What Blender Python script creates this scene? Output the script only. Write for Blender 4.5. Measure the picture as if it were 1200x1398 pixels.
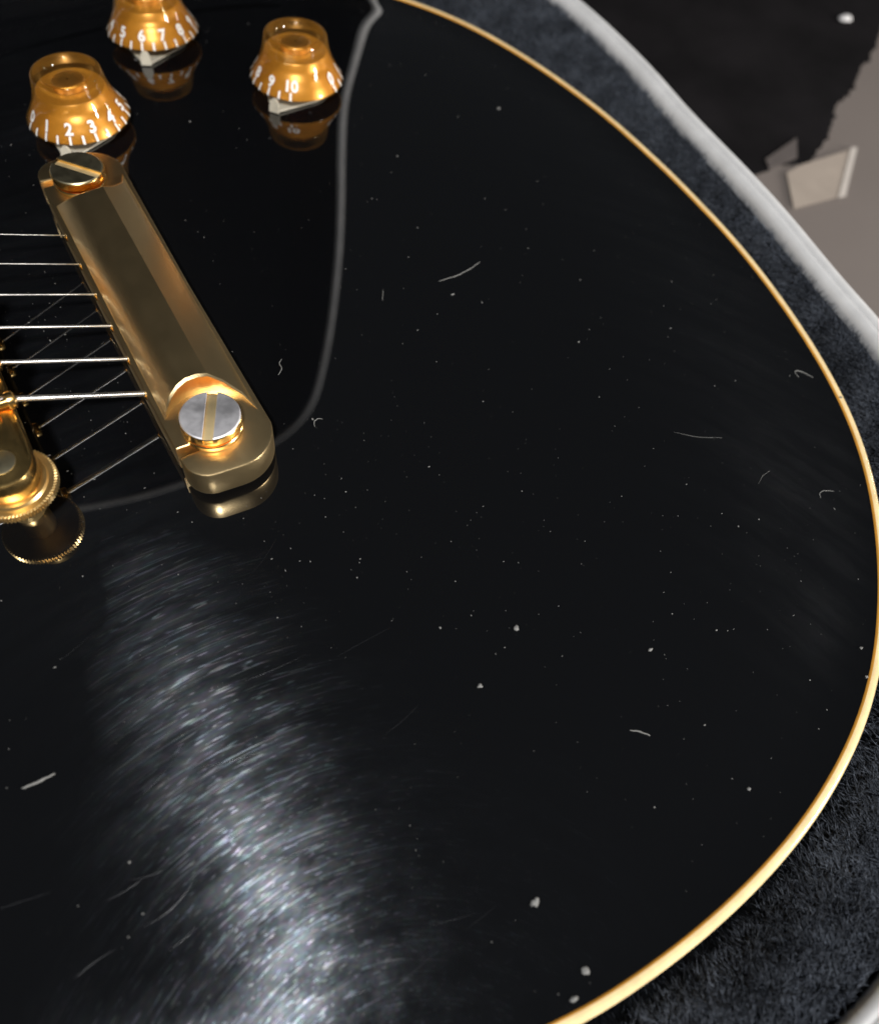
import bpy, bmesh, math, random
import numpy as np
from mathutils import Vector, Matrix

# ------------------------------------------------------------------ set-up
for o in list(bpy.data.objects):
    bpy.data.objects.remove(o)
scene = bpy.context.scene
C = scene.collection
S = 0.001            # the scene is laid out in millimetres
ZF = 80.0            # floor lies 80 mm below the guitar top's high plateau
rnd = random.Random(7)
rng = np.random.default_rng(11)

def W(p):            # layout millimetres -> world metres
    return Vector((p[0]*S, p[1]*S, (p[2]+ZF)*S))

# ------------------------------------------------------------------ camera
CAM = (-22.88, -146.34, 148.22)
MX = ((0.8617982, -0.4988813, 0.0917677), (-0.3869647, -0.7635580, -0.5169503), (0.3279668, 0.4099960, -0.8510823))
cd = bpy.data.cameras.new('camera')
cam = bpy.data.objects.new('camera', cd); C.objects.link(cam)
m = Matrix(((MX[0][0], -MX[1][0], -MX[2][0], 0), (MX[0][1], -MX[1][1], -MX[2][1], 0), (MX[0][2], -MX[1][2], -MX[2][2], 0), (0, 0, 0, 1)))
m.translation = W(CAM)
cam.matrix_world = m
cd.sensor_fit = 'HORIZONTAL'; cd.sensor_width = 36.0; cd.lens = 34.5
cd.clip_start = 0.005; cd.clip_end = 50
cd.dof.use_dof = True; cd.dof.focus_distance = 0.178; cd.dof.aperture_fstop = 13.5
scene.camera = cam

# ------------------------------------------------------------------ world and lamps
wd = bpy.data.worlds.new('World'); scene.world = wd; wd.use_nodes = True
bg = wd.node_tree.nodes['Background']
bg.inputs[0].default_value = (0.55, 0.60, 0.66, 1); bg.inputs[1].default_value = 0.048

def lamp(name, pos, target, size, power, col):
    d = bpy.data.lights.new(name, 'AREA'); d.shape = 'DISK'; d.size = size*S; d.energy = power; d.color = col
    o = bpy.data.objects.new(name, d); C.objects.link(o); o.location = W(pos)
    o.rotation_euler = (W(target)-W(pos)).to_track_quat('-Z', 'Y').to_euler()
    return o
LAMP = (-280, -620, 930)
lamp('room_lamp', LAMP, (30, -20, 0), 110, 16.0, (0.98, 0.985, 1.0))
def rect_light(name, pos, target, w, h, power, col):
    o = lamp(name, pos, target, w, power, col); o.data.shape = 'RECTANGLE'; o.data.size = w*S; o.data.size_y = h*S
    return o
rect_light('added_side_light', (615, -690, 170), (20, 60, 0), 100, 310, 9.0, (1.0, 0.96, 0.92))  # unseen light added for the broad streaks on the knobs
rect_light('added_strip_light', (960, -110, 110), (20, 60, 0), 26, 200, 1.2, (1.0, 0.96, 0.92))  # unseen narrow light added to draw thin streaks on the knobs
scene.view_settings.view_transform = 'Standard'; scene.view_settings.look = 'None'
scene.view_settings.exposure = 0.0; scene.view_settings.gamma = 1.0
scene.view_settings.use_curve_mapping = False
cy = scene.cycles
cy.max_bounces = 10; cy.transparent_max_bounces = 24; cy.glossy_bounces = 6
cy.sample_clamp_indirect = 6.0; cy.use_denoising = True
try:
    cy.denoiser = 'OPENIMAGEDENOISE'; cy.denoising_input_passes = 'RGB_ALBEDO_NORMAL'; cy.denoising_prefilter = 'ACCURATE'
except Exception:
    pass
scene.render.film_transparent = False

# ------------------------------------------------------------------ helpers
def link(o, parent=None):
    C.objects.link(o)
    if parent is not None:
        o.parent = parent
    return o
def world_origin(o):
    v = Vector((0, 0, 0))
    while o is not None:
        v += o.location; o = o.parent
    return v
def empty(name, pos, label, cat, group=None):
    o = bpy.data.objects.new(name, None); C.objects.link(o); o.location = W(pos); o.empty_display_size = 0.02
    o['label'] = label; o['category'] = cat
    if group: o['group'] = group
    return o
def tag(o, label, cat, group=None):
    o['label'] = label; o['category'] = cat
    if group: o['group'] = group
    return o
def mesh_from(name, verts, faces, smooth=True, mats=(), fmat=None):
    me = bpy.data.meshes.new(name)
    me.from_pydata([tuple(v) for v in verts], [], [tuple(int(i) for i in f) for f in faces])
    for mm in mats: me.materials.append(mm)
    if fmat is not None: me.polygons.foreach_set('material_index', fmat)
    if smooth: me.polygons.foreach_set('use_smooth', [True]*len(me.polygons))
    me.update()
    return me
def sharp(me, deg=35):
    bm = bmesh.new(); bm.from_mesh(me); lim = math.radians(deg)
    bmesh.ops.recalc_face_normals(bm, faces=bm.faces)
    for e in bm.edges:
        if len(e.link_faces) == 2:
            e.smooth = e.calc_face_angle(0) < lim
    bm.to_mesh(me); bm.free()
    return me
def put(name, verts, faces, mat, parent=None, smooth=True, ang=None, at=None, fmat=None):
    """verts in layout mm -> one mesh object (child of parent, local to its origin)"""
    if parent is not None: org = world_origin(parent)
    else: org = W(at) if at is not None else Vector((0, 0, 0))
    V = np.asarray(verts, float)*S; V[:, 2] += ZF*S; V -= np.array(org)
    me = mesh_from(name, V.tolist(), faces, smooth, mat if isinstance(mat, (list, tuple)) else (mat,), fmat)
    if ang is not None: sharp(me, ang)
    o = bpy.data.objects.new(name, me); link(o, parent)
    if parent is None: o.location = org
    return o
def local(name, verts, faces, mat, parent, ang=None, fmat=None):
    """verts in mm local to the parent"""
    me = mesh_from(name, (np.asarray(verts, float)*S).tolist(), faces, True, mat if isinstance(mat, (list, tuple)) else (mat,), fmat)
    if ang is not None: sharp(me, ang)
    return link(bpy.data.objects.new(name, me), parent)
class MB:
    def __init__(s): s.v = []; s.f = []; s.m = []
    def add(s, v, f, mi=0):
        n = len(s.v); s.v.extend([tuple(x) for x in v]); s.f.extend([tuple(i+n for i in q) for q in f]); s.m.extend([mi]*len(f))
def lathe(prof, n=48, c=(0, 0, 0), close=True, teeth=None):
    """prof: list of (r,z)"""
    v = []; f = []
    for (r, z) in prof:
        for k in range(n):
            a = 2*math.pi*k/n; rr = r
            if teeth and teeth(r, z): rr = r*(1-0.045*(k % 2))
            v.append((c[0]+rr*math.cos(a), c[1]+rr*math.sin(a), c[2]+z))
    for i in range(len(prof)-1):
        for k in range(n):
            k2 = (k+1) % n
            f.append((i*n+k, i*n+k2, (i+1)*n+k2, (i+1)*n+k))
    if close:
        f.append(tuple(range(n-1, -1, -1))); f.append(tuple((len(prof)-1)*n+k for k in range(n)))
    return v, f
def extrude(poly, z0, z1, bev=0.0):
    """plan polygon (ccw) extruded with a chamfered rim"""
    P = np.array(poly, float); n = len(P)
    d = np.roll(P, -1, 0)-np.roll(P, 1, 0); d /= np.linalg.norm(d, axis=1)[:, None]+1e-9
    nr = np.stack([d[:, 1], -d[:, 0]], 1)
    rows = [(0, z0)]
    if bev: rows = [(-bev, z0), (-0.3*bev, z0+0.3*bev), (0, z0+bev), (0, z1-bev), (-0.3*bev, z1-0.3*bev), (-bev, z1)]
    else: rows = [(0, z0), (0, z1)]
    v = []; f = []
    for (o, z) in rows:
        Q = P+nr*o
        v += [(q[0], q[1], z) for q in Q]
    for i in range(len(rows)-1):
        for k in range(n):
            k2 = (k+1) % n; f.append((i*n+k, i*n+k2, (i+1)*n+k2, (i+1)*n+k))
    f.append(tuple(range(n-1, -1, -1))); f.append(tuple((len(rows)-1)*n+k for k in range(n)))
    return v, f
def tube(path, rad, n=10, cap=True):
    path = [np.array(p, float) for p in path]; v = []; f = []; up = np.array([0, 0, 1.0])
    for i, p in enumerate(path):
        a = path[max(i-1, 0)]; b = path[min(i+1, len(path)-1)]; t = (b-a)/np.linalg.norm(b-a)
        x = np.cross(t, up)
        if np.linalg.norm(x) < 1e-4: x = np.cross(t, [1, 0, 0])
        x /= np.linalg.norm(x); y = np.cross(x, t); r = rad[i] if hasattr(rad, '__len__') else rad
        for k in range(n):
            q = 2*math.pi*k/n; v.append(p+r*(math.cos(q)*x+math.sin(q)*y))
    for i in range(len(path)-1):
        for k in range(n):
            k2 = (k+1) % n; f.append((i*n+k, i*n+k2, (i+1)*n+k2, (i+1)*n+k))
    if cap: f.append(tuple(range(n-1, -1, -1))); f.append(tuple((len(path)-1)*n+k for k in range(n)))
    return v, f
def spline_closed(pts, n):
    P = np.array(pts, float); N = len(P); out = []
    for i in range(N):
        p0, p1, p2, p3 = P[i-1], P[i], P[(i+1) % N], P[(i+2) % N]
        for t in np.linspace(0, 1, 24, endpoint=False):
            out.append(0.5*((2*p1)+(p2-p0)*t+(2*p0-5*p1+4*p2-p3)*t*t+(3*p1-p0-3*p2+p3)*t**3))
    out = np.array(out); out = np.vstack([out, out[:1]])
    # smooth, then even steps
    L = np.concatenate([[0], np.cumsum(np.linalg.norm(np.diff(out, axis=0), axis=1))])
    s = np.linspace(0, L[-1], n, endpoint=False)
    Q = np.stack([np.interp(s, L, out[:, 0]), np.interp(s, L, out[:, 1])], 1)
    for _ in range(6): Q = 0.25*np.roll(Q, 1, 0)+0.5*Q+0.25*np.roll(Q, -1, 0)
    return Q
def normals2(P):
    d = np.roll(P, -1, 0)-np.roll(P, 1, 0); d /= np.linalg.norm(d, axis=1)[:, None]
    return np.stack([d[:, 1], -d[:, 0]], 1)      # outward for ccw

# ------------------------------------------------------------------ materials
def new_mat(name):
    mt = bpy.data.materials.new(name); mt.use_nodes = True
    nt = mt.node_tree; b = nt.nodes['Principled BSDF']
    return mt, nt, b
def nd(nt, kind, **kw):
    n = nt.nodes.new(kind)
    for k, v in kw.items(): setattr(n, k, v)
    return n
def pos(nt):
    return nd(nt, 'ShaderNodeNewGeometry').outputs['Position']
def noise(nt, vec, scale, detail=3, rough=0.55):
    n = nd(nt, 'ShaderNodeTexNoise'); n.inputs['Scale'].default_value = scale; n.inputs['Detail'].default_value = detail
    n.inputs['Roughness'].default_value = rough; nt.links.new(vec, n.inputs['Vector']); return n.outputs['Fac']
def ramp(nt, fac, stops):
    r = nd(nt, 'ShaderNodeValToRGB'); e = r.color_ramp.elements
    while len(e) < len(stops): e.new(0.5)
    for el, (p, c) in zip(e, stops):
        el.position = p; el.color = c if len(c) == 4 else (*c, 1)
    nt.links.new(fac, r.inputs[0]); return r.outputs[0]
def g(x): return (x, x, x, 1)
def bump(nt, b, h, strength, dist, inp='Normal'):
    n = nd(nt, 'ShaderNodeBump'); n.inputs['Strength'].default_value = strength; n.inputs['Distance'].default_value = dist
    nt.links.new(h, n.inputs['Height']); nt.links.new(n.outputs[0], b.inputs[inp])
def mapr(nt, fac, a0, a1, b0, b1):
    n = nd(nt, 'ShaderNodeMapRange'); n.clamp = True
    for i, v in enumerate((a0, a1, b0, b1)): n.inputs[i+1].default_value = v
    nt.links.new(fac, n.inputs[0]); return n.outputs[0]

def mat_lacquer():
    mt, nt, b = new_mat('black_lacquer')
    b.inputs['Base Color'].default_value = (0.0025, 0.0026, 0.003, 1)
    P = pos(nt)
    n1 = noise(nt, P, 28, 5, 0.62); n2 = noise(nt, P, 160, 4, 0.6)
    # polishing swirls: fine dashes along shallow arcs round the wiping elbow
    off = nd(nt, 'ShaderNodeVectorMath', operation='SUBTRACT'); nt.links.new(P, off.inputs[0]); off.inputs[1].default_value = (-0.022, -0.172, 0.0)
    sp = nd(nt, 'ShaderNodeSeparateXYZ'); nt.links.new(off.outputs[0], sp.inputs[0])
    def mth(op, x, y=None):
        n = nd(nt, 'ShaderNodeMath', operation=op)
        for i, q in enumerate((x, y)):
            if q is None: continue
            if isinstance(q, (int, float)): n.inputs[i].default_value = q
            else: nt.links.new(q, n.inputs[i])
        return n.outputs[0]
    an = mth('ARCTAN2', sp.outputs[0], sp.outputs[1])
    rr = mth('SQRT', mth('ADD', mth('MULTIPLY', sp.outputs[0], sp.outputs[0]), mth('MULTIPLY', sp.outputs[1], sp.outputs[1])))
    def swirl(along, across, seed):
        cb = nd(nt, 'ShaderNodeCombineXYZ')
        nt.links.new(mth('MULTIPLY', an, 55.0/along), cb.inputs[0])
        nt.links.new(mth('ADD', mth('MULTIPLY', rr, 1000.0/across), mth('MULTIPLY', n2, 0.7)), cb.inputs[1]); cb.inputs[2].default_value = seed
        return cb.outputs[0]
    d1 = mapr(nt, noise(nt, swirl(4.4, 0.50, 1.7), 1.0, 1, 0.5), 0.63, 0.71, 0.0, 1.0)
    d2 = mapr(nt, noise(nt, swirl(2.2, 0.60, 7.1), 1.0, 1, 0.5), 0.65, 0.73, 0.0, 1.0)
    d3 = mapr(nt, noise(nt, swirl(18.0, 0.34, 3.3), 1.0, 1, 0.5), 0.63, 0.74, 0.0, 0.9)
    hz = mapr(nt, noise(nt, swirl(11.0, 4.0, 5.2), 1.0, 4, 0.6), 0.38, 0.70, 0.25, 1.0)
    # the wiped patch: real swirls, glare haze painted in along the lamp streak
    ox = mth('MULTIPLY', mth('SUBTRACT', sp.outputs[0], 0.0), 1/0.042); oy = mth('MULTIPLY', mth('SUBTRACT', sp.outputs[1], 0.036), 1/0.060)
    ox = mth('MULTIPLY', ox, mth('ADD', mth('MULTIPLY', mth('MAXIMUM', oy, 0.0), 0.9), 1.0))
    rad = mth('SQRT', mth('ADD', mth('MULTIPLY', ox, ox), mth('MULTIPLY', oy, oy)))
    glare_patch = mapr(nt, mth('ADD', rad, mth('MULTIPLY', mth('SUBTRACT', n1, 0.5), 1.6)), 0.45, 1.40, 1.0, 0.0)
    hz0 = hz; hz = mth('MULTIPLY', hz, glare_patch)
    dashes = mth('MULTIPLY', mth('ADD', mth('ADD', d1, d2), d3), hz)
    haze = mth('MULTIPLY', mapr(nt, n1, 0.3, 0.7, 0.18, 0.75), mth('MULTIPLY', hz0, mth('ADD', mth('MULTIPLY', glare_patch, 0.96), 0.04)))
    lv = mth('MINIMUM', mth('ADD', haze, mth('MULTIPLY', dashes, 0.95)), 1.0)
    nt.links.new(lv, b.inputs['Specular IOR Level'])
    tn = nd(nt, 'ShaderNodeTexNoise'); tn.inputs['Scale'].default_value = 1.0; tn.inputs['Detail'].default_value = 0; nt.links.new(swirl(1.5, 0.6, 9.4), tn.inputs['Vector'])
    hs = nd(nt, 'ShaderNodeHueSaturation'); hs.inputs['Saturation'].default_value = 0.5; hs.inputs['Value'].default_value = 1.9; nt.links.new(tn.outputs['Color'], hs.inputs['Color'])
    mxc = nd(nt, 'ShaderNodeMix', data_type='RGBA'); mxc.inputs[0].default_value = 0.55; nt.links.new(hs.outputs[0], mxc.inputs[6]); mxc.inputs[7].default_value = (0.68, 0.82, 1.0, 1)  # pale blue of the glare painted into the specular tint
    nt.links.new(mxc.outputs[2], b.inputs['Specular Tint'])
    nt.links.new(mapr(nt, n1, 0.3, 0.7, 0.31, 0.36), b.inputs['Roughness'])
    b.inputs['Anisotropic'].default_value = 1.0                 # wiped along the strings
    tv = nd(nt, 'ShaderNodeCombineXYZ'); tv.inputs[0].default_value = 0.17; tv.inputs[1].default_value = 1.0
    nt.links.new(tv.outputs[0], b.inputs['Tangent'])
    b.inputs['Coat Weight'].default_value = 1.0; b.inputs['Coat IOR'].default_value = 1.9
    nt.links.new(mapr(nt, n2, 0.35, 0.75, 0.012, 0.03), b.inputs['Coat Roughness'])
    return mt
def mat_gold(name, col, r0, r1, worn=(0.62, 0.6, 0.55), wear=0.0, grain=900, bs=0.08, vary=0.78):
    mt, nt, b = new_mat(name)
    P = pos(nt); n1 = noise(nt, P, grain, 3); n2 = noise(nt, P, 140, 4, 0.65)
    b.inputs['Metallic'].default_value = 1.0
    cr = ramp(nt, n2, [(0.35, tuple(c*vary for c in col)), (0.55, col), (0.66-wear*0.25, col), (0.78-wear*0.25, worn if wear else col)])
    nt.links.new(cr, b.inputs['Base Color'])
    nt.links.new(mapr(nt, n2, 0.3, 0.7, r0, r1), b.inputs['Roughness'])
    bump(nt, b, n1, bs, 0.0001)
    return mt
def mat_plain(name, col, rough, spec=0.5, var=0.15, scale=300, bs=0.0, sub=0.0):
    mt, nt, b = new_mat(name)
    n1 = noise(nt, pos(nt), scale, 4)
    nt.links.new(ramp(nt, n1, [(0.3, tuple(c*(1-var) for c in col)), (0.7, tuple(min(1, c*(1+var)) for c in col))]), b.inputs['Base Color'])
    b.inputs['Roughness'].default_value = rough; b.inputs['Specular IOR Level'].default_value = spec
    if sub: b.inputs['Subsurface Weight'].default_value = sub; b.inputs['Subsurface Radius'].default_value = (0.002, 0.001, 0.0004); b.inputs['Subsurface Scale'].default_value = 0.6
    if bs: bump(nt, b, n1, bs, 0.0003)
    return mt
def mat_amber():
    mt = bpy.data.materials.new('clear_amber_plastic'); mt.use_nodes = True; nt = mt.node_tree
    nt.nodes.remove(nt.nodes['Principled BSDF'])
    t = nd(nt, 'ShaderNodeBsdfTransparent'); gl = nd(nt, 'ShaderNodeBsdfGlossy'); mx = nd(nt, 'ShaderNodeMixShader'); fr = nd(nt, 'ShaderNodeFresnel')
    lw = nd(nt, 'ShaderNodeLayerWeight'); lw.inputs[0].default_value = 0.35
    nt.links.new(ramp(nt, lw.outputs['Facing'], [(0.0, (0.98, 0.93, 0.80)), (0.75, (0.96, 0.80, 0.50)), (1.0, (0.82, 0.50, 0.15))]), t.inputs[0])
    gl.inputs['Roughness'].default_value = 0.06; fr.inputs[0].default_value = 1.6
    df = nd(nt, 'ShaderNodeBsdfDiffuse'); df.inputs[0].default_value = (0.80, 0.44, 0.10, 1)
    tl = nd(nt, 'ShaderNodeBsdfTranslucent'); tl.inputs[0].default_value = (0.85, 0.48, 0.11, 1)
    ad = nd(nt, 'ShaderNodeMixShader'); ad.inputs[0].default_value = 0.5; nt.links.new(df.outputs[0], ad.inputs[1]); nt.links.new(tl.outputs[0], ad.inputs[2])
    m2 = nd(nt, 'ShaderNodeMixShader'); nt.links.new(mapr(nt, lw.outputs['Facing'], 0.25, 1.0, 0.02, 0.34), m2.inputs[0])
    nt.links.new(t.outputs[0], m2.inputs[1]); nt.links.new(ad.outputs[0], m2.inputs[2])
    nt.links.new(mapr(nt, fr.outputs[0], 0.0, 0.6, 0.0, 0.42), mx.inputs[0]); nt.links.new(m2.outputs[0], mx.inputs[1]); nt.links.new(gl.outputs[0], mx.inputs[2])
    nt.links.new(mx.outputs[0], nt.nodes['Material Output'].inputs[0])
    return mt
def mat_plush(name, dark, light):
    mt, nt, b = new_mat(name)
    P = pos(nt); n1 = noise(nt, P, 85, 5, 0.62); n2 = noise(nt, P, 1100, 2)
    ad = nd(nt, 'ShaderNodeMath', operation='ADD'); nt.links.new(n1, ad.inputs[0]); nt.links.new(n2, ad.inputs[1])
    hf = nd(nt, 'ShaderNodeMath', operation='MULTIPLY'); nt.links.new(ad.outputs[0], hf.inputs[0]); hf.inputs[1].default_value = 0.5
    nt.links.new(ramp(nt, hf.outputs[0], [(0.40, dark), (0.61, light)]), b.inputs['Base Color'])
    b.inputs['Roughness'].default_value = 0.7; b.inputs['Specular IOR Level'].default_value = 0.35
    b.inputs['Sheen Weight'].default_value = 0.25; b.inputs['Sheen Roughness'].default_value = 0.4
    b.inputs['Sheen Tint'].default_value = (0.7, 0.8, 1, 1)
    return mt

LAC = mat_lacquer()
GOLD = mat_gold('gold_plate', (1.0, 0.66, 0.24), 0.16, 0.28, bs=0.05)
GOLDM = mat_gold('satin_gold_plate', (1.0, 0.74, 0.38), 0.305, 0.33, grain=3600, bs=0.25, vary=0.97)
GOLDS = mat_gold('dull_slot_gold', (0.95, 0.78, 0.45), 0.55, 0.65, bs=0.05, vary=0.9)
GOLDW = mat_gold('knurled_gold', (1.0, 0.70, 0.30), 0.30, 0.38, bs=0.03, vary=0.9)
NICK = mat_gold('lightened_worn_nickel', (0.88, 0.86, 0.87), 0.5, 0.65, bs=0.03)  # worn nickel, lightened to paint in the bass stud's bright reflection
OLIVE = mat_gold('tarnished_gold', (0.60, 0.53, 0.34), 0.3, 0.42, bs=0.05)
STEEL = mat_gold('wound_string_steel', (0.92, 0.90, 0.86), 0.30, 0.42, bs=0.0)
CREAM = mat_plain('aged_cream_binding', (0.86, 0.65, 0.34), 0.2, 0.6, 0.12, 260, 0.04, 0.1)
AMBERLINE = mat_plain('ambered_lacquer_seam', (0.66, 0.30, 0.045), 0.2, 0.6, 0.15, 200)
AMBER = mat_amber()
CORE = mat_plain('gold_painted_inside', (0.56, 0.27, 0.038), 0.34, 0.6, 0.06, 900, 0.05)
CORE.node_tree.nodes['Principled BSDF'].inputs['Metallic'].default_value = 0.35
PRINT = mat_plain('white_print', (0.82, 0.78, 0.72), 0.5, 0.3, 0.05)
POINT = mat_plain('dull_nickel_pointer', (0.46, 0.42, 0.33), 0.4, 0.8, 0.1)
PLUSH = mat_plush('black_plush', (0.005, 0.006, 0.008), (0.10, 0.112, 0.134))
PLUSHB = mat_plush('black_plush_backing', (0.004, 0.0045, 0.006), (0.012, 0.014, 0.018))
RIM = mat_plain('white_vinyl_edging', (0.59, 0.58, 0.565), 0.35, 0.5, 0.10, 110, 0.04)
TOLEX = mat_plain('black_case_covering', (0.012, 0.011, 0.011), 0.6, 0.4, 0.3, 900, 0.5)
FLOORM = mat_plain('grey_brown_floor', (0.165, 0.14, 0.124), 0.6, 0.3, 0.06, 9)
SHEET = mat_plain('black_cloth', (0.007, 0.006, 0.0065), 0.9, 0.1, 0.4, 25, 0.05)
TAPE = mat_plain('cream_masking_tape', (0.34, 0.285, 0.235), 0.6, 0.3, 0.06, 90)
DUST = mat_plain('grey_dust', (0.19, 0.186, 0.175), 0.9, 0.1, 0.3, 2000)
LINT = mat_plain('pale_lint', (0.19, 0.186, 0.172), 0.8, 0.2, 0.1, 2000)
WHITE = mat_plain('white_paper', (0.7, 0.68, 0.66), 0.8, 0.2, 0.05)
def mat_scratch():
    mt, nt, b = new_mat('lacquer_scratch')
    b.inputs['Base Color'].default_value = (0.01, 0.01, 0.012, 1); b.inputs['Roughness'].default_value = 0.3
    b.inputs['Specular IOR Level'].default_value = 0.9
    return mt
SCR = mat_scratch()

# ------------------------------------------------------------------ the shape of the guitar body
bass = [(161.2, -3), (160.4, -25), (158.5, -42), (155, -60.5), (150, -79), (143.5, -95.5), (134.5, -111), (122, -126.5), (109, -139),
        (97.7, -147.5), (86, -154), (74.2, -158.7), (63.4, -161.9), (50.2, -164.4), (35.1, -165.9), (22.1, -166.1), (10.4, -165.5),
        (-8, -162), (-30, -153), (-50, -140), (-68, -124), (-85, -110), (-105, -100.5), (-128, -98), (-152, -102), (-178, -110)]
neck = [(-205, -116), (-232, -113), (-255, -100), (-270, -80), (-278, -55), (-281, -28), (-280, 0), (-268, 26), (-244, 36), (-228, 52),
        (-224, 72), (-228, 92), (-221, 107), (-203, 113)]
ctrl = bass+neck+[(x, -y) for (x, y) in bass[::-1]]
OUT = spline_closed(ctrl, 460)
area = 0.5*np.sum(OUT[:, 0]*np.roll(OUT[:, 1], -1)-np.roll(OUT[:, 0], -1)*OUT[:, 1])
if area < 0: OUT = OUT[::-1].copy()
NRM = normals2(OUT)
_ds = np.linspace(0, 140, 1401); _s = np.clip(_ds/16, 0, 1)
_g = 3*(1-_ds/140)**2*(_s*_s*(3-2*_s)); _c = np.concatenate([[0], np.cumsum((_g[1:]+_g[:-1])/2)]); _c /= _c[-1]
def dist(Q):
    Q = np.atleast_2d(Q); A = OUT; B = np.roll(OUT, -1, 0); D = B-A; L2 = (D*D).sum(1); out = np.empty(len(Q))
    for i in range(0, len(Q), 2000):
        q = Q[i:i+2000, None, :]; t = np.clip(((q-A)*D).sum(2)/L2, 0, 1); v = A+t[..., None]*D-q
        out[i:i+2000] = np.sqrt((v*v).sum(2).min(1))
    return out
def zs(Q):
    return -9.0*(1-np.interp(dist(Q), _ds, _c))
def zs1(x, y): return float(zs([(x, y)])[0])
def nrm1(x, y):
    h = 3.0
    n = Vector((-(zs1(x+h, y)-zs1(x-h, y))/(2*h), -(zs1(x, y+h)-zs1(x, y-h))/(2*h), 1)); n.normalize(); return n

# ------------------------------------------------------------------ floor and what lies on it
fl = put('floor', [(-1500, -1500, -80), (1800, -1500, -80), (1800, 1800, -80), (-1500, 1800, -80)], [(0, 1, 2, 3)], FLOORM)
fl['kind'] = 'structure'
edge = [(700, 330), (560, 205), (470, 143), (427, 118), (412, 106), (397, 98), (384, 92), (376, 85), (366, 80), (352, 75), (343, 68), (334, 61), (322, 54), (307, 48),
        (296, 52), (280, 52), (250, 48), (200, 40)]
je = []
for a, b in zip(edge[:-1], edge[1:]):
    for t in np.linspace(0, 1, 5, endpoint=False):
        je.append((a[0]+(b[0]-a[0])*t+rnd.uniform(-1.2, 1.2), a[1]+(b[1]-a[1])*t+rnd.uniform(-1.2, 1.2)))
sheet_poly = je[::-1]+[(900, 500), (900, 1000), (-600, 1000), (-600, 40)]
pp = np.array(sheet_poly); ar = 0.5*np.sum(pp[:, 0]*np.roll(pp[:, 1], -1)-np.roll(pp[:, 0], -1)*pp[:, 1])
if ar < 0: sheet_poly = sheet_poly[::-1]
v, f = extrude(sheet_poly, -79.8, -79.0)
tag(put('black_cloth', v, f, SHEET, ang=30, smooth=False), 'black cloth with a ragged edge spread on the floor under the case', 'cloth')
# tape: a flat strip, its end folded up, lying across the cloth edge
tp = [(278, 26), (304, 23.5), (334, 46.5), (303, 47.5), (292, 46)]
v, f = extrude(tp, -78.95, -78.7)
mb = MB(); mb.add(v, f)
tape = put('masking_tape', mb.v, mb.f, TAPE, smooth=False, at=(300, 35, -79))
tag(tape, 'strip of cream masking tape holding the black cloth to the floor', 'tape')
v, f = extrude([(302, 23.0), (306, 22.5), (337, 46), (334, 47.2)], -78.65, -78.35)
put('folded_edge', v, f, mat_plain('tape_edge', (0.5, 0.45, 0.4), 0.6, 0.3, 0.05), tape, smooth=False)
v, f = extrude([(289, 57), (286, 51), (304, 52), (314, 63)], -78.9, -78.3)
tag(put('masking_tape', v, f, mat_plain('grey_brown_tape', (0.10, 0.085, 0.078), 0.6, 0.3, 0.06, 90), smooth=False, at=(300, 57, -79)),
    'small grey corner of tape stuck on the black cloth beside the case edge', 'tape')
mb = MB()
bmx = bmesh.new(); bmesh.ops.create_icosphere(bmx, subdivisions=2, radius=1.0)
ICO2 = ([tuple(q.co) for q in bmx.verts], [tuple(q.index for q in fc.verts) for fc in bmx.faces]); bmx.free()
bmx = bmesh.new(); bmesh.ops.create_icosphere(bmx, subdivisions=1, radius=1.0)
ICO1 = (np.array([tuple(q.co) for q in bmx.verts]), np.array([tuple(q.index for q in fc.verts) for fc in bmx.faces])); bmx.free()
def crumb(name, c, r, sq, mat, label, cat, rough=0.25, seed=0, group=None, base=None):
    rr = random.Random(seed)
    vs = [(c[0]+x*r*sq[0]*(1+rr.uniform(-rough, rough)), c[1]+y*r*sq[1]*(1+rr.uniform(-rough, rough)), c[2]+(z*0.9+0.8)*r*sq[2]) for (x, y, z) in ICO2[0]]
    o = put(name, vs, ICO2[1], mat, at=c, smooth=True); tag(o, label, cat, group); return o
crumb('paper_scrap', (413, 131, -79), 2.9, (1.3, 0.9, 0.5), WHITE, 'small white paper scrap lying on the black cloth', 'scrap', seed=3)

# ------------------------------------------------------------------ guitar case
RIMC = [(170.5, -30), (166.3, -56), (162.8, -81), (154, -108), (138, -134), (115, -156), (86, -175), (60, -184), (42, -186), (10, -187), (-30, -178),
        (-75, -148), (-115, -128), (-150, -127), (-190, -137), (-235, -136), (-275, -112), (-298, -70), (-304, 0), (-296, 70), (-270, 120), (-235, 140), (-190, 140), (-150, 130), (-115, 134),
        (-75, 154), (-30, 182), (10, 193), (50, 194), (90, 186), (125, 168), (152, 143), (171, 115), (178, 88), (178, 51), (174.5, 19), (172.7, -9)]
RIMP = spline_closed(RIMC, 700)
a2 = 0.5*np.sum(RIMP[:, 0]*np.roll(RIMP[:, 1], -1)-np.roll(RIMP[:, 0], -1)*RIMP[:, 1])
if a2 < 0: RIMP = RIMP[::-1].copy()
RN = normals2(RIMP)
case = empty('guitar_case', (0, 0, -79), 'open black guitar case with black plush lining and white edging', 'guitar case')
def sweep(P, N, prof, closed_prof=False):
    n = len(P); v = []; f = []
    for (o, z) in prof:
        Q = P+N*o; v += [(q[0], q[1], z) for q in Q]
    for i in range(len(prof)-1):
        for k in range(n):
            k2 = (k+1) % n; f.append((i*n+k, i*n+k2, (i+1)*n+k2, (i+1)*n+k))
    return v, f
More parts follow.
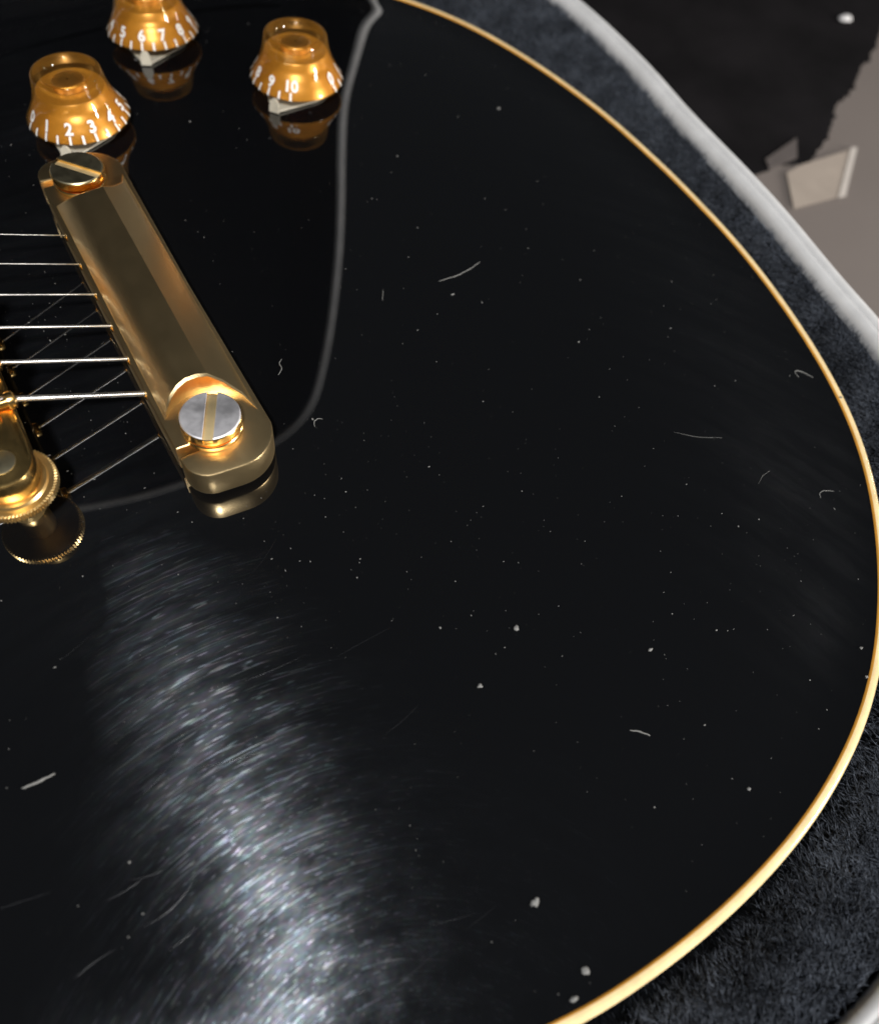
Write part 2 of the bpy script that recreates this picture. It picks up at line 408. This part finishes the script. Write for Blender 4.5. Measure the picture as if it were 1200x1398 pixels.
v, f = sweep(RIMP, RN, [(1.0, -9.5), (0.7, -7.2), (1.0, -5.6), (1.8, -4.7), (2.7, -4.35), (3.0, -4.5), (3.3, -4.5), (3.5, -4.2), (4.6, -3.95), (5.8, -4.15), (6.8, -4.9), (7.4, -6.4), (7.6, -9.5), (7.5, -12)])
put('edging', v, f, RIM, case, ang=50)
v, f = sweep(RIMP, RN, [(7.0, -9), (7.7, -10.5), (7.7, -77.5), (6, -78.9)])
nn = len(RIMP); f.append(tuple(3*nn+k for k in range(nn-1, -1, -1)))
put('shell', v, f, TOLEX, case, ang=40)
# lining: from the pad beside the body up to the edging
def ray_rim(p, n):
    A = RIMP; D = np.roll(RIMP, -1, 0)-A
    den = n[0]*D[:, 1]-n[1]*D[:, 0]; den[np.abs(den) < 1e-9] = 1e-9
    w = A-p; t = (w[:, 0]*D[:, 1]-w[:, 1]*D[:, 0])/den; s = (w[:, 0]*n[1]-w[:, 1]*n[0])/den
    ok = (t > 0) & (s >= -1e-6) & (s <= 1+1e-6)
    return t[ok].min() if ok.any() else 14.0
GAP = np.array([min(ray_rim(OUT[i], NRM[i]), 45) for i in range(len(OUT))])
for _ in range(8): GAP = 0.25*np.roll(GAP, 1)+0.5*GAP+0.25*np.roll(GAP, -1)
LP = [(3.2, 0.0, -62), (3.2, 0.0, -40), (3.6, 0.0, -27), (4.6, 0.03, -20.5), (5.2, 0.14, -16.6), (5.2, 0.32, -13.6), (4.5, 0.52, -11.4), (2.5, 0.76, -9.6), (0.4, 1.0, -8.2)]
# offset = a + frac*(gap - a)
LV = []
lumps = np.array([math.sin(k*0.9)*0.4+math.sin(k*0.37+1.3)*0.6+math.sin(k*0.19+0.4)*0.7 for k in range(len(OUT))])
for j, (a, fr, z) in enumerate(LP):
    o = a+fr*(GAP-a)
    zz = z+lumps*(0.5 if 1 < j < 8 else 0)
    Q = OUT+NRM*o[:, None]
    LV.append(np.column_stack([Q, np.full(len(Q), 1.0)*zz]))
LV = np.array(LV); nj, ni = LV.shape[:2]
f = []
for j in range(nj-1):
    for k in range(ni):
        k2 = (k+1) % ni; f.append((j*ni+k, j*ni+k2, (j+1)*ni+k2, (j+1)*ni+k))
f.append(tuple(range(ni-1, -1, -1)))
lining = put('lining', LV.reshape(-1, 3), f, PLUSHB, case)
# the pile: short fibres standing on the lining
def pile(n, jr, kr, ln, wd):
    j = rng.choice(jr, n); k = rng.choice(kr, n); u = rng.random(n)[:, None]; w = rng.random(n)[:, None]
    k2 = (k+1) % ni
    a, b, c, d = LV[j, k], LV[j, k2], LV[j+1, k2], LV[j+1, k]
    p = (a*(1-u)+b*u)*(1-w)+(d*(1-u)+c*u)*w
    nr = np.cross(b-a, d-a); nr /= np.linalg.norm(nr, axis=1)[:, None]+1e-9
    nr[nr[:, 2] < 0] *= -1
    cl = np.stack([np.sin(p[:, 0]*0.9+p[:, 1]*0.35)+np.sin(p[:, 1]*1.3-p[:, 0]*0.4), np.cos(p[:, 1]*0.8+p[:, 0]*0.5)+np.sin(p[:, 0]*1.7), np.zeros(n)], 1)
    dr = nr*1.0+cl*0.28+rng.normal(0, 0.38, (n, 3)); dr /= np.linalg.norm(dr, axis=1)[:, None]
    sd = np.cross(dr, rng.normal(0, 1, (n, 3))); sd /= np.linalg.norm(sd, axis=1)[:, None]+1e-9
    L = ln*(0.6+0.6*rng.random(n))[:, None]; h = wd*(0.6+0.8*rng.random(n))[:, None]
    bend = rng.normal(0, 0.25, (n, 3))*L
    v = np.stack([p-sd*h, p+sd*h, p+dr*L*0.55+sd*h*0.8+bend*0.3, p+dr*L*0.55-sd*h*0.8+bend*0.3, p+dr*L+bend], 1).reshape(-1, 3)
    b0 = np.arange(n)[:, None]*5
    return v, np.concatenate([b0+np.array([[0, 1, 2, 3]])], 1), b0+np.array([[3, 2, 4]])
vis = np.array([i for i in range(ni) if OUT[i, 0] > -15 and (OUT[i, 1] < 20 or OUT[i, 0] > 85)])
# more fibres where the band is wide
wts = np.repeat(vis, np.maximum(1, (GAP[vis]/6).astype(int)))
v1, q1, t1 = pile(150000, np.array([3, 4, 4, 5, 5, 5, 6, 6, 6, 7, 7, 7]), wts, 2.3, 0.085)
v2, q2, t2 = pile(15000, np.array([1, 2, 2, 3]), vis, 2.3, 0.1)
vv = np.vstack([v1, v2]); ff = q1.tolist()+t1.tolist()+(q2+len(v1)).tolist()+(t2+len(v1)).tolist()
po = put('plush_pile', vv, ff, PLUSH, lining, smooth=False); po['kind'] = 'stuff'
# the lid stands open beyond the treble side, hinged on that edge
LIDC = [(171, 0), (170, 30), (166, 62), (161, 95), (158, 130), (156, 165), (153, 200), (148, 238), (142, 275), (134, 312), (123, 345), (106, 367), (82, 381), (45, 393), (5, 400), (-32, 400),
        (-72, 390), (-115, 355), (-150, 337), (-190, 336), (-232, 336), (-272, 312), (-294, 268), (-300, 195), (-292, 125), (-262, 70), (-220, 52), (-170, 50), (-120, 40), (-80, 18), (-40, 0), (60, -4)]
LIDP = spline_closed(LIDC, 400)
a3 = 0.5*np.sum(LIDP[:, 0]*np.roll(LIDP[:, 1], -1)-np.roll(LIDP[:, 0], -1)*LIDP[:, 1])
if a3 < 0: LIDP = LIDP[::-1].copy()
LNn = normals2(LIDP)
YH = 207.0
def lid_pts(vs): return [(x, YH+zz, -4+yv) for (x, yv, zz) in vs]      # profile depth goes backwards (+y)
v, f = sweep(LIDP, LNn, [(-0.9, 3), (-0.6, 0.6), (0.2, -0.3), (1.5, -0.5), (2.8, -0.3), (3.8, 1.0), (4.0, 5)])
lid = put('lid', lid_pts(sweep(LIDP, LNn, [(3.6, 3), (3.6, 45), (0, 50)])[0]), sweep(LIDP, LNn, [(3.6, 3), (3.6, 45), (0, 50)])[1]+[tuple(2*400+k for k in range(400))], TOLEX, case)
for k in range(len(v)):
    row, col = divmod(k, 400); t_ = min(1.0, max(0.0, (LIDP[col, 1]-40)/330.0))
    o_ = [-0.9, -0.6, 0.2, 1.5, 2.8, 3.8, 4.0][row]; o2 = 4.0-(4.0-o_)*(1-0.62*t_)
    v[k] = (LIDP[col, 0]+LNn[col, 0]*o2, LIDP[col, 1]+LNn[col, 1]*o2, v[k][2])
put('lid_edging', lid_pts(v), f, RIM, lid)
v, f = sweep(LIDP, LNn, [(-0.5, 2), (-6, 8), (-15, 26), (-30, 34)])
f.append(tuple(3*400+k for k in range(400)))
put('lid_lining', lid_pts(v), f, mat_plain('black_lid_plush', (0.0025, 0.0028, 0.0035), 0.95, 0.05, 0.3, 200), lid)

# ------------------------------------------------------------------ the guitar
guitar = empty('electric_guitar', (0, 0, -61.5), 'black solid body electric guitar with gold hardware lying in the plush case', 'guitar')
NL = 64; N = len(OUT)
Q = np.stack([np.clip(OUT[:, 0], -185, 70), np.zeros(N)], 1)
st = OUT-NRM*0.6
rows = []
for k in range(NL+1):
    s = (k/NL)**1.45
    rows.append(st*(1-s)+Q*s)
XY = np.vstack(rows); Z = zs(XY)
V = np.column_stack([XY, Z]).tolist()
F = []
for j in range(NL):
    for k in range(N):
        k2 = (k+1) % N; F.append((j*N+k, j*N+k2, (j+1)*N+k2, (j+1)*N+k))
base = len(V)
for (o, z) in [(-0.6, -9.0), (-0.35, -14), (-0.3, -20), (-0.3, -55), (-1.2, -59), (-4, -60.8), (-9, -61.5)]:
    V += [(p[0], p[1], z) for p in (OUT+NRM*o)]
for j in range(6):
    for k in range(N):
        k2 = (k+1) % N; F.append((base+j*N+k2, base+j*N+k, base+(j+1)*N+k, base+(j+1)*N+k2))
F.append(tuple(base+6*N+k for k in range(N)))
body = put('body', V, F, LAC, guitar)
bm = bmesh.new(); bm.from_mesh(body.data); bmesh.ops.remove_doubles(bm, verts=bm.verts, dist=2e-5)
bmesh.ops.recalc_face_normals(bm, faces=bm.faces)
for e in bm.edges:
    if len(e.link_faces) == 2: e.smooth = e.calc_face_angle(0) < math.radians(40)
bm.to_mesh(body.data); bm.free()
v, f = sweep(OUT, NRM, [(-2.15, -9.4), (-2.15, -8.9), (-1.7, -8.7), (-1.1, -8.62), (-0.45, -8.75), (0.0, -9.25), (0.12, -9.9), (0.12, -15.2), (-0.35, -15.4)])
put('binding', v, f, [CREAM, AMBERLINE], guitar, fmat=[1 if i < 2*N else 0 for i in range(len(f))])

# scratches in the lacquer: hair-fine raised burrs
LMP = np.array(LAMP, float); CM = np.array(CAM)
def scratch_set(n, region, sig, lmin, lmax, r0, r1, seed):
    g_ = np.random.default_rng(seed); mb_v = []; mb_f = []; cnt = 0
    xs = []
    while len(xs) < n:
        c = region(g_); xs.append(c)
    xs = np.array(xs); zc = zs(xs)
    p = np.column_stack([xs, zc])
    h = (LMP-p)/np.linalg.norm(LMP-p, axis=1)[:, None]+(CM-p)/np.linalg.norm(CM-p, axis=1)[:, None]
    ang = g_.normal(-0.05, sig, n)-(xs[:, 0]+22)*0.006               # wiped along the strings in shallow arcs
    L = g_.uniform(lmin, lmax, n); R = g_.uniform(r0, r1, n); K = g_.normal(0.0, 0.035, n)+0.012
    ns = 7; allxy = []
    for i in range(n):
        t = np.linspace(-0.5, 0.5, ns)*L[i]; a = ang[i]+K[i]*t
        dx = np.cumsum(np.cos(a))*L[i]/(ns-1); dy = np.cumsum(np.sin(a))*L[i]/(ns-1)
        x = xs[i, 0]+dx-dx.mean(); y = xs[i, 1]+dy-dy.mean()
        nx, ny = -np.sin(a), np.cos(a); w = R[i]*np.sqrt(np.maximum(0.02, 1-(np.linspace(-1, 1, ns))**2))
        allxy.append(np.stack([np.stack([x-nx*w, y-ny*w], 1), np.stack([x, y], 1), np.stack([x+nx*w, y+ny*w], 1)], 1))
    A = np.array(allxy)                                           # n,ns,3,2
    zz = zs(A.reshape(-1, 2)).reshape(n, ns, 3)
    zz[:, :, 1] += (R*0.5)[:, None]; zz += 0.004
    V = np.concatenate([A, zz[..., None]], 3).reshape(-1, 3)
    b = (np.arange(n)[:, None]*ns*3)
    F = []
    for s in range(ns-1):
        for q in range(2):
            o = s*3+q; F.append(b+np.array([[o, o+1, o+4, o+3]]))
    return V, np.concatenate(F, 0).tolist()
def reg_main(g_):
    while True:
        x = g_.normal(-18, 22); y = g_.normal(-112, 27)
        if -62 < x < 60 and -160 < y < -52: return (x, y)
V1, F1 = scratch_set(26, reg_main, 0.3, 5.0, 13.0, 0.012, 0.03, 5)
so = put('scratches', V1, F1, SCR, body); so['kind'] = 'stuff'

# ---------------------------------------------------------------- tailpiece
stud_xy = [(0, 41.0), (0, -41.0)]
def ear_outline():
    P = []
    def arc(cx, cy, r, a0, a1, n):
        for t in np.linspace(math.radians(a0), math.radians(a1), n): P.append((cx+r*math.cos(t), cy+r*math.sin(t)))
    # ccw from the bass end, right side
    arc(2.0, -43.0, 9.2, -95, -8, 12); P.append((11.0, -36)); P.append((10.6, 0)); P.append((10.9, 36))
    arc(2.0, 43.0, 9.2, 8, 95, 12)
    arc(-3.2, 46.5, 5.3, 100, 180, 7)
    P.append((-8.5, 45.0)); P.append((-3.4, 44.6))
    P.append((-3.4, 43.1)); P.append((-8.5, 42.7))
    P.append((-8.7, 30)); P.append((-8.7, 0)); P.append((-8.7, -30)); P.append((-8.5, -42.7)); P.append((-3.4, -43.1)); P.append((-3.4, -44.6)); P.append((-8.5, -45.0))
    arc(-3.2, -46.5, 5.3, 180, 260, 7)
    return P
EO = ear_outline()
mb = MB()
v, f = extrude(EO, 1.4, 8.3, 0.55)
mb.add(v, f)
prof = [(-8.55, 5.2), (-8.45, 6.8), (-7.7, 8.2), (-6.6, 9.9), (-5.0, 11.5), (-3.0, 12.7), (-1.0, 13.3), (1.2, 13.4), (3.3, 13.2), (6.0, 11.35), (8.6, 9.4), (9.9, 8.3), (10.45, 7.2), (10.5, 5.4)]
prof = [(x-0.05 if x < 0 else x, z) for x, z in prof]
v = []; f = []
ys = [-1, -0.98, -0.5, 0, 0.5, 0.98, 1]
for (x, z) in prof:
    ye = 41-math.sqrt(max(0.0, 9.7**2-x*x)) if abs(x) < 9.7 else 40.5
    for t in ys: v.append((x, t*ye, z-(0.35 if abs(t) == 1 and z > 8.5 else 0)))
m_ = len(ys)
for i in range(len(prof)-1):
    for k in range(m_-1): f.append((i*m_+k, (i+1)*m_+k, (i+1)*m_+k+1, i*m_+k+1))
nb = len(v)
for (x, z) in prof:
    ye = 41-math.sqrt(max(0.0, 9.7**2-x*x)) if abs(x) < 9.7 else 40.5
    v += [(x, -ye, min(z, 8.0)), (x, ye, min(z, 8.0))]
for i in range(len(prof)-1):
    f.append((i*m_, nb+2*i, nb+2*i+2, (i+1)*m_)); f.append((i*m_+m_-1, (i+1)*m_+m_-1, nb+2*i+3, nb+2*i+1))
mb.add(v, f)
tail = put('tailpiece', mb.v, mb.f, GOLDM, guitar, ang=24)
# bright end walls are the same plating; string bosses along the front
STR_Y = np.linspace(26, -26, 6)
for y in STR_Y:
    v, f = lathe([(0.4, 0), (0.85, 0), (0.95, 0.2), (0.8, 0.4), (0.4, 0.4)], 14)
    v = [(-8.62-z, y+a, 6.6+b) for (a, b, z) in v]
    put('string_hole', v, f, GOLD, tail, ang=40)
def stud(cx, cy, ang, top):
    mb = MB()
    v, f = lathe([(3.2, -3), (3.2, 8.35), (5.95, 8.4), (6.1, 8.7), (6.1, 9.5), (5.9, 9.75), (4.9, 9.9), (4.9, 10.3), (5.9, 10.4), (6.15, 10.6), (6.15, 10.95), (5.9, 11.0), (5.9, 11.85), (5.7, 11.9)], 48, (cx, cy, 0))
    mb.add(v, f, 0); mb.m[-1] = 2
    ca, sa = math.cos(ang), math.sin(ang)
    for sgn in (1, -1):
        a0 = math.asin(0.95/6.15)
        P = [(6.15*math.cos(t), 6.15*math.sin(t)) for t in np.linspace(a0, math.pi-a0, 26)]
        n = len(P); ring = []
        for (o, z) in [(0, 10.9), (0, 12.15), (0.16, 12.42), (0.42, 12.6)]:
            ring.append([((p[0]*(1-o/6.15)), max(p[1]*(1-o/6.15), 0.95+o*0.35), z) for p in P])
        vv = []; ff = []; mi = []
        for r in ring:
            for (x, y, z) in r:
                x, y = x*sgn, y*sgn
                vv.append((cx+x*ca-y*sa, cy+x*sa+y*ca, z))
        for j in range(3):
            for k in range(n):
                k2 = (k+1) % n; ff.append((j*n+k, j*n+k2, (j+1)*n+k2, (j+1)*n+k)); mi.append(1 if j == 2 else 0)
        ff.append(tuple(3*n+k for k in range(n))); mi.append(1)
        q = len(mb.v); mb.v += vv; mb.f += [tuple(i+q for i in t) for t in ff]; mb.m += mi
    o = put('stud', mb.v, mb.f, [GOLD, top, GOLDS], tail, ang=30, fmat=mb.m)
    return o
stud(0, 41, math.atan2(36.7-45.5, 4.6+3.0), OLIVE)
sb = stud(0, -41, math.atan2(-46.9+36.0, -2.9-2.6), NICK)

# ---------------------------------------------------------------- bridge
def capsule(hw, y1, n=14, cx=-38.0):
    P = [(cx+hw*math.cos(t), -y1+hw*math.sin(t)) for t in np.linspace(-math.pi, 0, n)]
    P += [(cx+hw*math.cos(t), y1+hw*math.sin(t)) for t in np.linspace(0, math.pi, n)]
    return P
v, f = extrude(capsule(5.6, 37.2), 9.9, 15.6, 0.8)
bridge = put('bridge', v, f, GOLD, guitar, ang=40)
for y in (37.2, -37.2):
    v, f = lathe([(2.7, 0), (2.7, 0.1), (2.4, 0.2)], 26, (-38, y, 15.6)); put('post_top', v, f, OLIVE, bridge, ang=40)
    v, f = lathe([(3.2, -2.5), (3.2, 6.9), (7.6, 7.1), (8.1, 7.4), (8.1, 9.0), (7.75, 9.25), (6.6, 9.35), (6.3, 9.9), (5.8, 10.0), (5.2, 10.0)], 150, (-38, y, 0), teeth=lambda r, z: r > 7.5)
    put('thumbwheel', v, f, GOLDW, bridge, ang=30)
for i, y in enumerate(STR_Y*0.975):
    v = [(-41, y-3.2, 15.5), (-35, y-3.2, 15.5), (-35, y+3.2, 15.5), (-41, y+3.2, 15.5), (-38.6, y-2.6, 18.9), (-37.2, y-2.6, 18.9), (-37.2, y+2.6, 18.9), (-38.6, y+2.6, 18.9)]
    f = [(0, 1, 5, 4), (1, 2, 6, 5), (2, 3, 7, 6), (3, 0, 4, 7), (4, 5, 6, 7)]
    put('saddle', v, f, GOLD, bridge, smooth=False)
    v, f = lathe([(1.0, 0), (1.0, 3.5), (1.7, 3.6), (1.8, 4.0), (1.7, 4.9), (1.2, 5.2)], 16)
    put('saddle_screw', [(-36.5+z, y+a, 17.2+b) for (a, b, z) in v], f, GOLD, bridge, ang=40)

# ---------------------------------------------------------------- strings
GA = [0.15, 0.19, 0.25, 0.36, 0.48, 0.61]
for i, y in enumerate(STR_Y):
    r = GA[i]; yb = y*0.955; path = []; rad = []
    x0, z0, x1, z1 = -8.4, 7.1, -37.9, 19.0+r
    path.append((-6.6, y, 6.3)); rad.append(r)
    pitch = {3: 0.34, 4: 0.4, 5: 0.46}.get(i)
    L = x0-x1
    n = int(L/pitch*4) if pitch else 24
    for k in range(n+1):
        t = k/n; path.append((x0+(x1-x0)*t, y+(yb-y)*t, z0+(z1-z0)*t))
        rad.append(r*(1-0.20*(0.5+0.5*math.cos(2*math.pi*k/4))) if pitch else r)
    for xx in (-60, -85, -110): path.append((xx, yb*(1-(-38-xx)*0.0009), z1+(-38-xx)*0.004)); rad.append(r)
    v, f = tube(path, rad, 12)
    put('string', v, f, STEEL, guitar)

# ---------------------------------------------------------------- control knobs
def text_mesh(ch, size):
    cu = bpy.data.curves.new('numeral', 'FONT'); cu.body = ch; cu.size = size; cu.align_x = 'CENTER'; cu.resolution_u = 4; cu.offset = 0.035*size
    o = bpy.data.objects.new('numeral', cu); C.objects.link(o); bpy.context.view_layer.update()
    me = bpy.data.meshes.new_from_object(o.evaluated_get(bpy.context.evaluated_depsgraph_get()))
    bmq = bmesh.new(); bmq.from_mesh(me)
    bmesh.ops.triangulate(bmq, faces=bmq.faces)
    bmesh.ops.subdivide_edges(bmq, edges=[e for e in bmq.edges if e.calc_length() > size*0.12], cuts=1)
    bmesh.ops.triangulate(bmq, faces=bmq.faces)
    V = [tuple(q.co) for q in bmq.verts]; bmq.verts.index_update(); F = [tuple(q.index for q in fc.verts) for fc in bmq.faces]
    bmq.free(); bpy.data.objects.remove(o); bpy.data.curves.remove(cu); bpy.data.meshes.remove(me)
    return V, F
KP = [(13.1, 0.0), (13.2, 0.35), (13.05, 0.95), (12.5, 1.75), (11.75, 2.9), (11.05, 4.1), (10.4, 5.4), (9.85, 6.8), (9.4, 8.3), (9.08, 9.8), (8.85, 11.2), (8.7, 12.1), (8.45, 12.55), (8.0, 12.75),
      (7.4, 12.65), (6.75, 12.3), (6.35, 11.6), (6.1, 11.0), (5.2, 10.75), (3.4, 10.7), (3.0, 11.0), (1.5, 11.3), (0.05, 11.35)]
KC = [(12.75, 0.15), (12.3, 1.45), (11.5, 2.75), (10.7, 4.0), (9.95, 5.3), (9.75, 5.45), (9.2, 6.6), (8.75, 8.0), (8.55, 8.25), (7.2, 8.35), (4.2, 8.35)]
KZ = [z for r, z in KP[:13]]; KR = [r for r, z in KP[:13]]
def rad_at(z): return float(np.interp(z, KZ, KR))
DIG = [text_mesh(str(k), 4.3) for k in range(11)]
def skirt(x, h, a, lift=0.06):        # a flat mark bent onto the flared skirt: h up from the rim
    z = 0.25+h*0.80; r = rad_at(z)+lift; t = a+x/12.2
    return (r*math.cos(t), r*math.sin(t), z)
knob_data = {}
def make_knob(cx, cy, front, tip):
    n = nrm1(cx, cy); zb = zs1(cx, cy)
    gp = world_origin(guitar)
    v, f = lathe(KP, 72, close=False)
    if 'shell' not in knob_data:
        me = mesh_from('control_knob', (np.array(v)*S).tolist(), f, True, (AMBER,)); knob_data['shell'] = sharp(me, 50)
    kn = bpy.data.objects.new('control_knob', knob_data['shell']); link(kn, guitar)
    kn.location = W((cx+n.x*3.1, cy+n.y*3.1, zb+3.1*n.z))-gp
    kn.rotation_mode = 'QUATERNION'; kn.rotation_quaternion = n.to_track_quat('Z', 'Y')
    q = kn.rotation_quaternion.inverted() @ Vector((CAM[0]-cx, CAM[1]-cy, CAM[2]-zb))
    phi = math.atan2(q.y, q.x); step = math.radians(29.5)
    mb = MB(); tk = MB()
    for d in range(11):
        a = phi+(d-front)*step
        Vd, Fd = DIG[d]
        mb.add([skirt(x, 2.75+y, a) for (x, y, z) in Vd], Fd)
    for d in np.arange(0, 10.01, 0.5):
        a = phi+(d-front)*step
        pts = [skirt(sx*0.27, hh, a) for hh in (0.1, 0.8, 1.6, 2.4) for sx in (-1, 1)]
        tk.add(pts, [(0, 1, 3, 2), (2, 3, 5, 4), (4, 5, 7, 6)])
    local('numerals', mb.v, mb.f, PRINT, kn)
    local('tick_marks', tk.v, tk.f, PRINT, kn)
    for nm, pr, mt, tt in (('gold_core', KC, CORE, None), ('brass_insert', [(4.2, 7.5), (4.2, 10.0), (3.9, 10.25), (0.3, 10.3)], GOLDW, lambda r, z: r > 4.1)):
        if nm not in knob_data:
            v, f = lathe(pr, 90, close=False, teeth=tt); knob_data[nm] = sharp(mesh_from(nm, (np.array(v)*S).tolist(), f, True, (mt,)), 30)
        link(bpy.data.objects.new(nm, knob_data[nm]), kn)
    v, f = lathe([(3.0, -3.6), (3.0, 8.2)], 24)
    local('shaft', v, f, GOLD, kn, ang=40)
    # pointer plate with its tip bent up
    at = phi+math.radians(tip); Pp = []
    R0, RT = 9.2, 14.6; tang = math.acos(R0/RT)
    for t in np.linspace(tang, 2*math.pi-tang, 40): Pp.append((R0*math.cos(at+t), R0*math.sin(at+t)))
    tx, ty = math.cos(at), math.sin(at); sx, sy = -ty, tx
    Pp.append((RT*tx-1.0*sx, RT*ty-1.0*sy)); Pp.append((RT*tx+1.0*sx, RT*ty+1.0*sy))
    mb = MB(); v, f = extrude(Pp, -2.9, -2.45); mb.add(v, f)
    tv = []; prf = [(1.45, -2.95), (1.5, -1.6), (1.3, -0.5), (0.95, 0.35), (0.4, 0.85)]
    for (w, z) in prf:
        lean = (z+2.9)*0.10
        for (s_, d_) in ((-1, 0), (1, 0), (1, 0.45), (-1, 0.45)):
            tv.append(((RT+d_-lean)*tx+s_*w*sx, (RT+d_-lean)*ty+s_*w*sy, z))
    tf = [(0, 1, 2, 3), (16, 17, 18, 19)]
    for i in range(4):
        for k in range(4): tf.append((i*4+k, i*4+(k+1) % 4, (i+1)*4+(k+1) % 4, (i+1)*4+k))
    mb.add(tv, tf)
    local('pointer', mb.v, mb.f, POINT, kn, ang=35)
    return kn
make_knob(9.07, 74.86, 2.62, -24)
make_knob(41.7, 109.2, 6.62, -15)
make_knob(70.1, 70.4, 10.28, -26)

# ------------------------------------------------------------------ dust and lint on the lacquer
def specks(n, seed):
    g_ = np.random.default_rng(seed); P = []
    while len(P) < n:
        u = g_.random()
        if u < 0.55: x, y = g_.uniform(-62, 160), g_.uniform(-166, 118)
        elif u < 0.72: x, y = g_.normal(-20, 16), g_.normal(-8, 24)
        elif u < 0.85: x, y = g_.normal(12, 22), g_.normal(-68, 20)
        else: x, y = g_.normal(75, 35), g_.normal(-105, 30)
        P.append((x, y))
    P = np.array(P); ok = np.ones(len(P), bool)
    d = dist(P); inside = (P[:, 0] < 161) & (np.abs(P[:, 1]) < 166) & (d > 3)
    for i in np.where(inside)[0]:
        x, y = P[i]
        if x > 0 and (x/161.2)**2.4+(abs(y)/166.0)**2.4 > 0.985: inside[i] = False
        if -11 < x < 13 and abs(y) < 54: inside[i] = False
    P = P[inside]; n = len(P); z = zs(P)
    r = np.clip(g_.lognormal(-3.0, 0.62, n), 0.02, 0.28)
    sc = np.stack([r*g_.lognormal(0, 0.45, n), r*g_.lognormal(0, 0.45, n), r*0.6], 1)
    B = ICO1[0]; V = B[None]*sc[:, None, :]*(1+g_.uniform(-0.3, 0.3, (n, len(B), 1)))
    V[:, :, 0] += P[:, 0, None]; V[:, :, 1] += P[:, 1, None]; V[:, :, 2] += (z+r*0.5)[:, None]
    Fq = (np.arange(n)[:, None, None]*len(B)+ICO1[1][None]).reshape(-1, 3)
    return V.reshape(-1, 3), Fq.tolist()
v, f = specks(1450, 21)
du = put('dust', v, f, DUST); du['kind'] = 'stuff'; tag(du, 'scattered pale dust specks lying on the black guitar top', 'dust')

def fibre(pts, r, label, seed):
    P = np.array(pts, float); n = max(6, 4*len(P)); t = np.linspace(0, len(P)-1, n); rr = random.Random(seed)
    x = np.interp(t, range(len(P)), P[:, 0]); y = np.interp(t, range(len(P)), P[:, 1])
    for _ in range(2):
        x[1:-1] = (x[:-2]+2*x[1:-1]+x[2:])/4; y[1:-1] = (y[:-2]+2*y[1:-1]+y[2:])/4
    z = zs(np.stack([x, y], 1))
    path = [(x[i]+rr.uniform(-.06, .06), y[i]+rr.uniform(-.06, .06), z[i]+r*0.9+rr.uniform(0, .05)) for i in range(n)]
    rad = [r*(0.55+0.6*math.sin(math.pi*(i+0.7)/(n+0.4)))*rr.uniform(0.8, 1.2) for i in range(n)]
    v, f = tube(path, rad, 7)
    o = put('lint_fibre', v, f, LINT, at=path[0]); tag(o, label, 'lint', 'lint on the guitar top'); return o
fibre([(67.9, -16.6), (73.4, -16.6), (77.5, -15.8), (81.2, -14.6)], 0.09, 'longest straight white lint fibre on the open black top', 1)
fibre([(139.7, -77.7), (140.0, -75.6), (141.6, -76.0), (142.9, -78.0), (143.6, -79.3)], 0.10, 'hooked white lint fibre lying beside the binding at the butt end', 2)
fibre([(94.7, -79.5), (98.9, -82.8), (105.0, -85.4)], 0.03, 'hair-thin faint curved fibre on the black top', 3)
fibre([(22.5, -23.4), (21.3, -24.4), (21.4, -26.0), (19.8, -27.4)], 0.07, 'small wavy fibre beside the tailpiece flank', 4)
fibre([(20.8, -44.0), (21.2, -42.7), (22.2, -42.2), (23.3, -42.8)], 0.08, 'tiny arched fibre beside the bass end of the tailpiece', 5)
fibre([(-55.3, -88.2), (-52.5, -88.5), (-49.7, -88.5)], 0.20, 'short thick grey fibre on the scratched bass side', 6)
fibre([(44.0, -130.6), (45.4, -131.5), (47.0, -133.2)], 0.12, 'blurred grey lint tuft between the dust crumbs and bass binding', 7)
fibre([(118.0, -108.0), (118.6, -106.9), (120.3, -106.7), (122.8, -107.9)], 0.07, 'crescent shaped pale fibre near the bass side of the butt', 8)
fibre([(105.2, -98.9), (107.6, -97.7), (110.3, -97.3)], 0.03, 'faint straight short hair on the lower bout', 9)
fibre([(53.8, -13.5), (52.9, -15.0), (51.9, -16.7)], 0.06, 'tiny upright lint sliver near the long straight fibre', 10)
for i, (x, y, r, s, lb) in enumerate([(35.1, -103.8, 0.62, (1, 1.1, .5), 'largest round white dust crumb with a dark middle'), (22.8, -110.3, 0.52, (1.2, .9, .5), 'lumpy grey crumb beside the largest round crumb'),
                                      (56.9, -119.7, 0.48, (1.5, .7, .5), 'bent elongated crumb on the lower bout'), (12.4, -146.4, 0.85, (1.2, 1, .4), 'broad flat grey flake on the hazy bass side'),
                                      (124.0, 43.5, 0.6, (1, 1, .5), 'single grey crumb on the treble side beyond the knobs'), (58.9, -150.2, 0.42, (1, 1, .6), 'round crumb beside the bass binding'),
                                      (100.2, -139.8, 0.42, (1, 1, .6), 'small pale crumb close to the butt side binding'), (10.5, -161.8, 0.7, (1.3, .8, .5), 'white crumb against the bass side binding'),
                                      (14.5, -159.3, 0.75, (1, 1.1, .4), 'wide grey flake next to the bass binding'),
                                      (145.6, -87.5, 0.55, (.9, 1.1, .6), 'fluffy crumb caught against the butt end binding'), (96.6, -145.0, 0.4, (1, 1, .7), 'tiny white chip on the inner edge of the bass binding')]):
    crumb('dust_crumb', (x, y, zs1(x, y)), r*0.8, s, DUST, lb, 'crumb', rough=0.5, seed=30+i, group='crumbs on the guitar top')
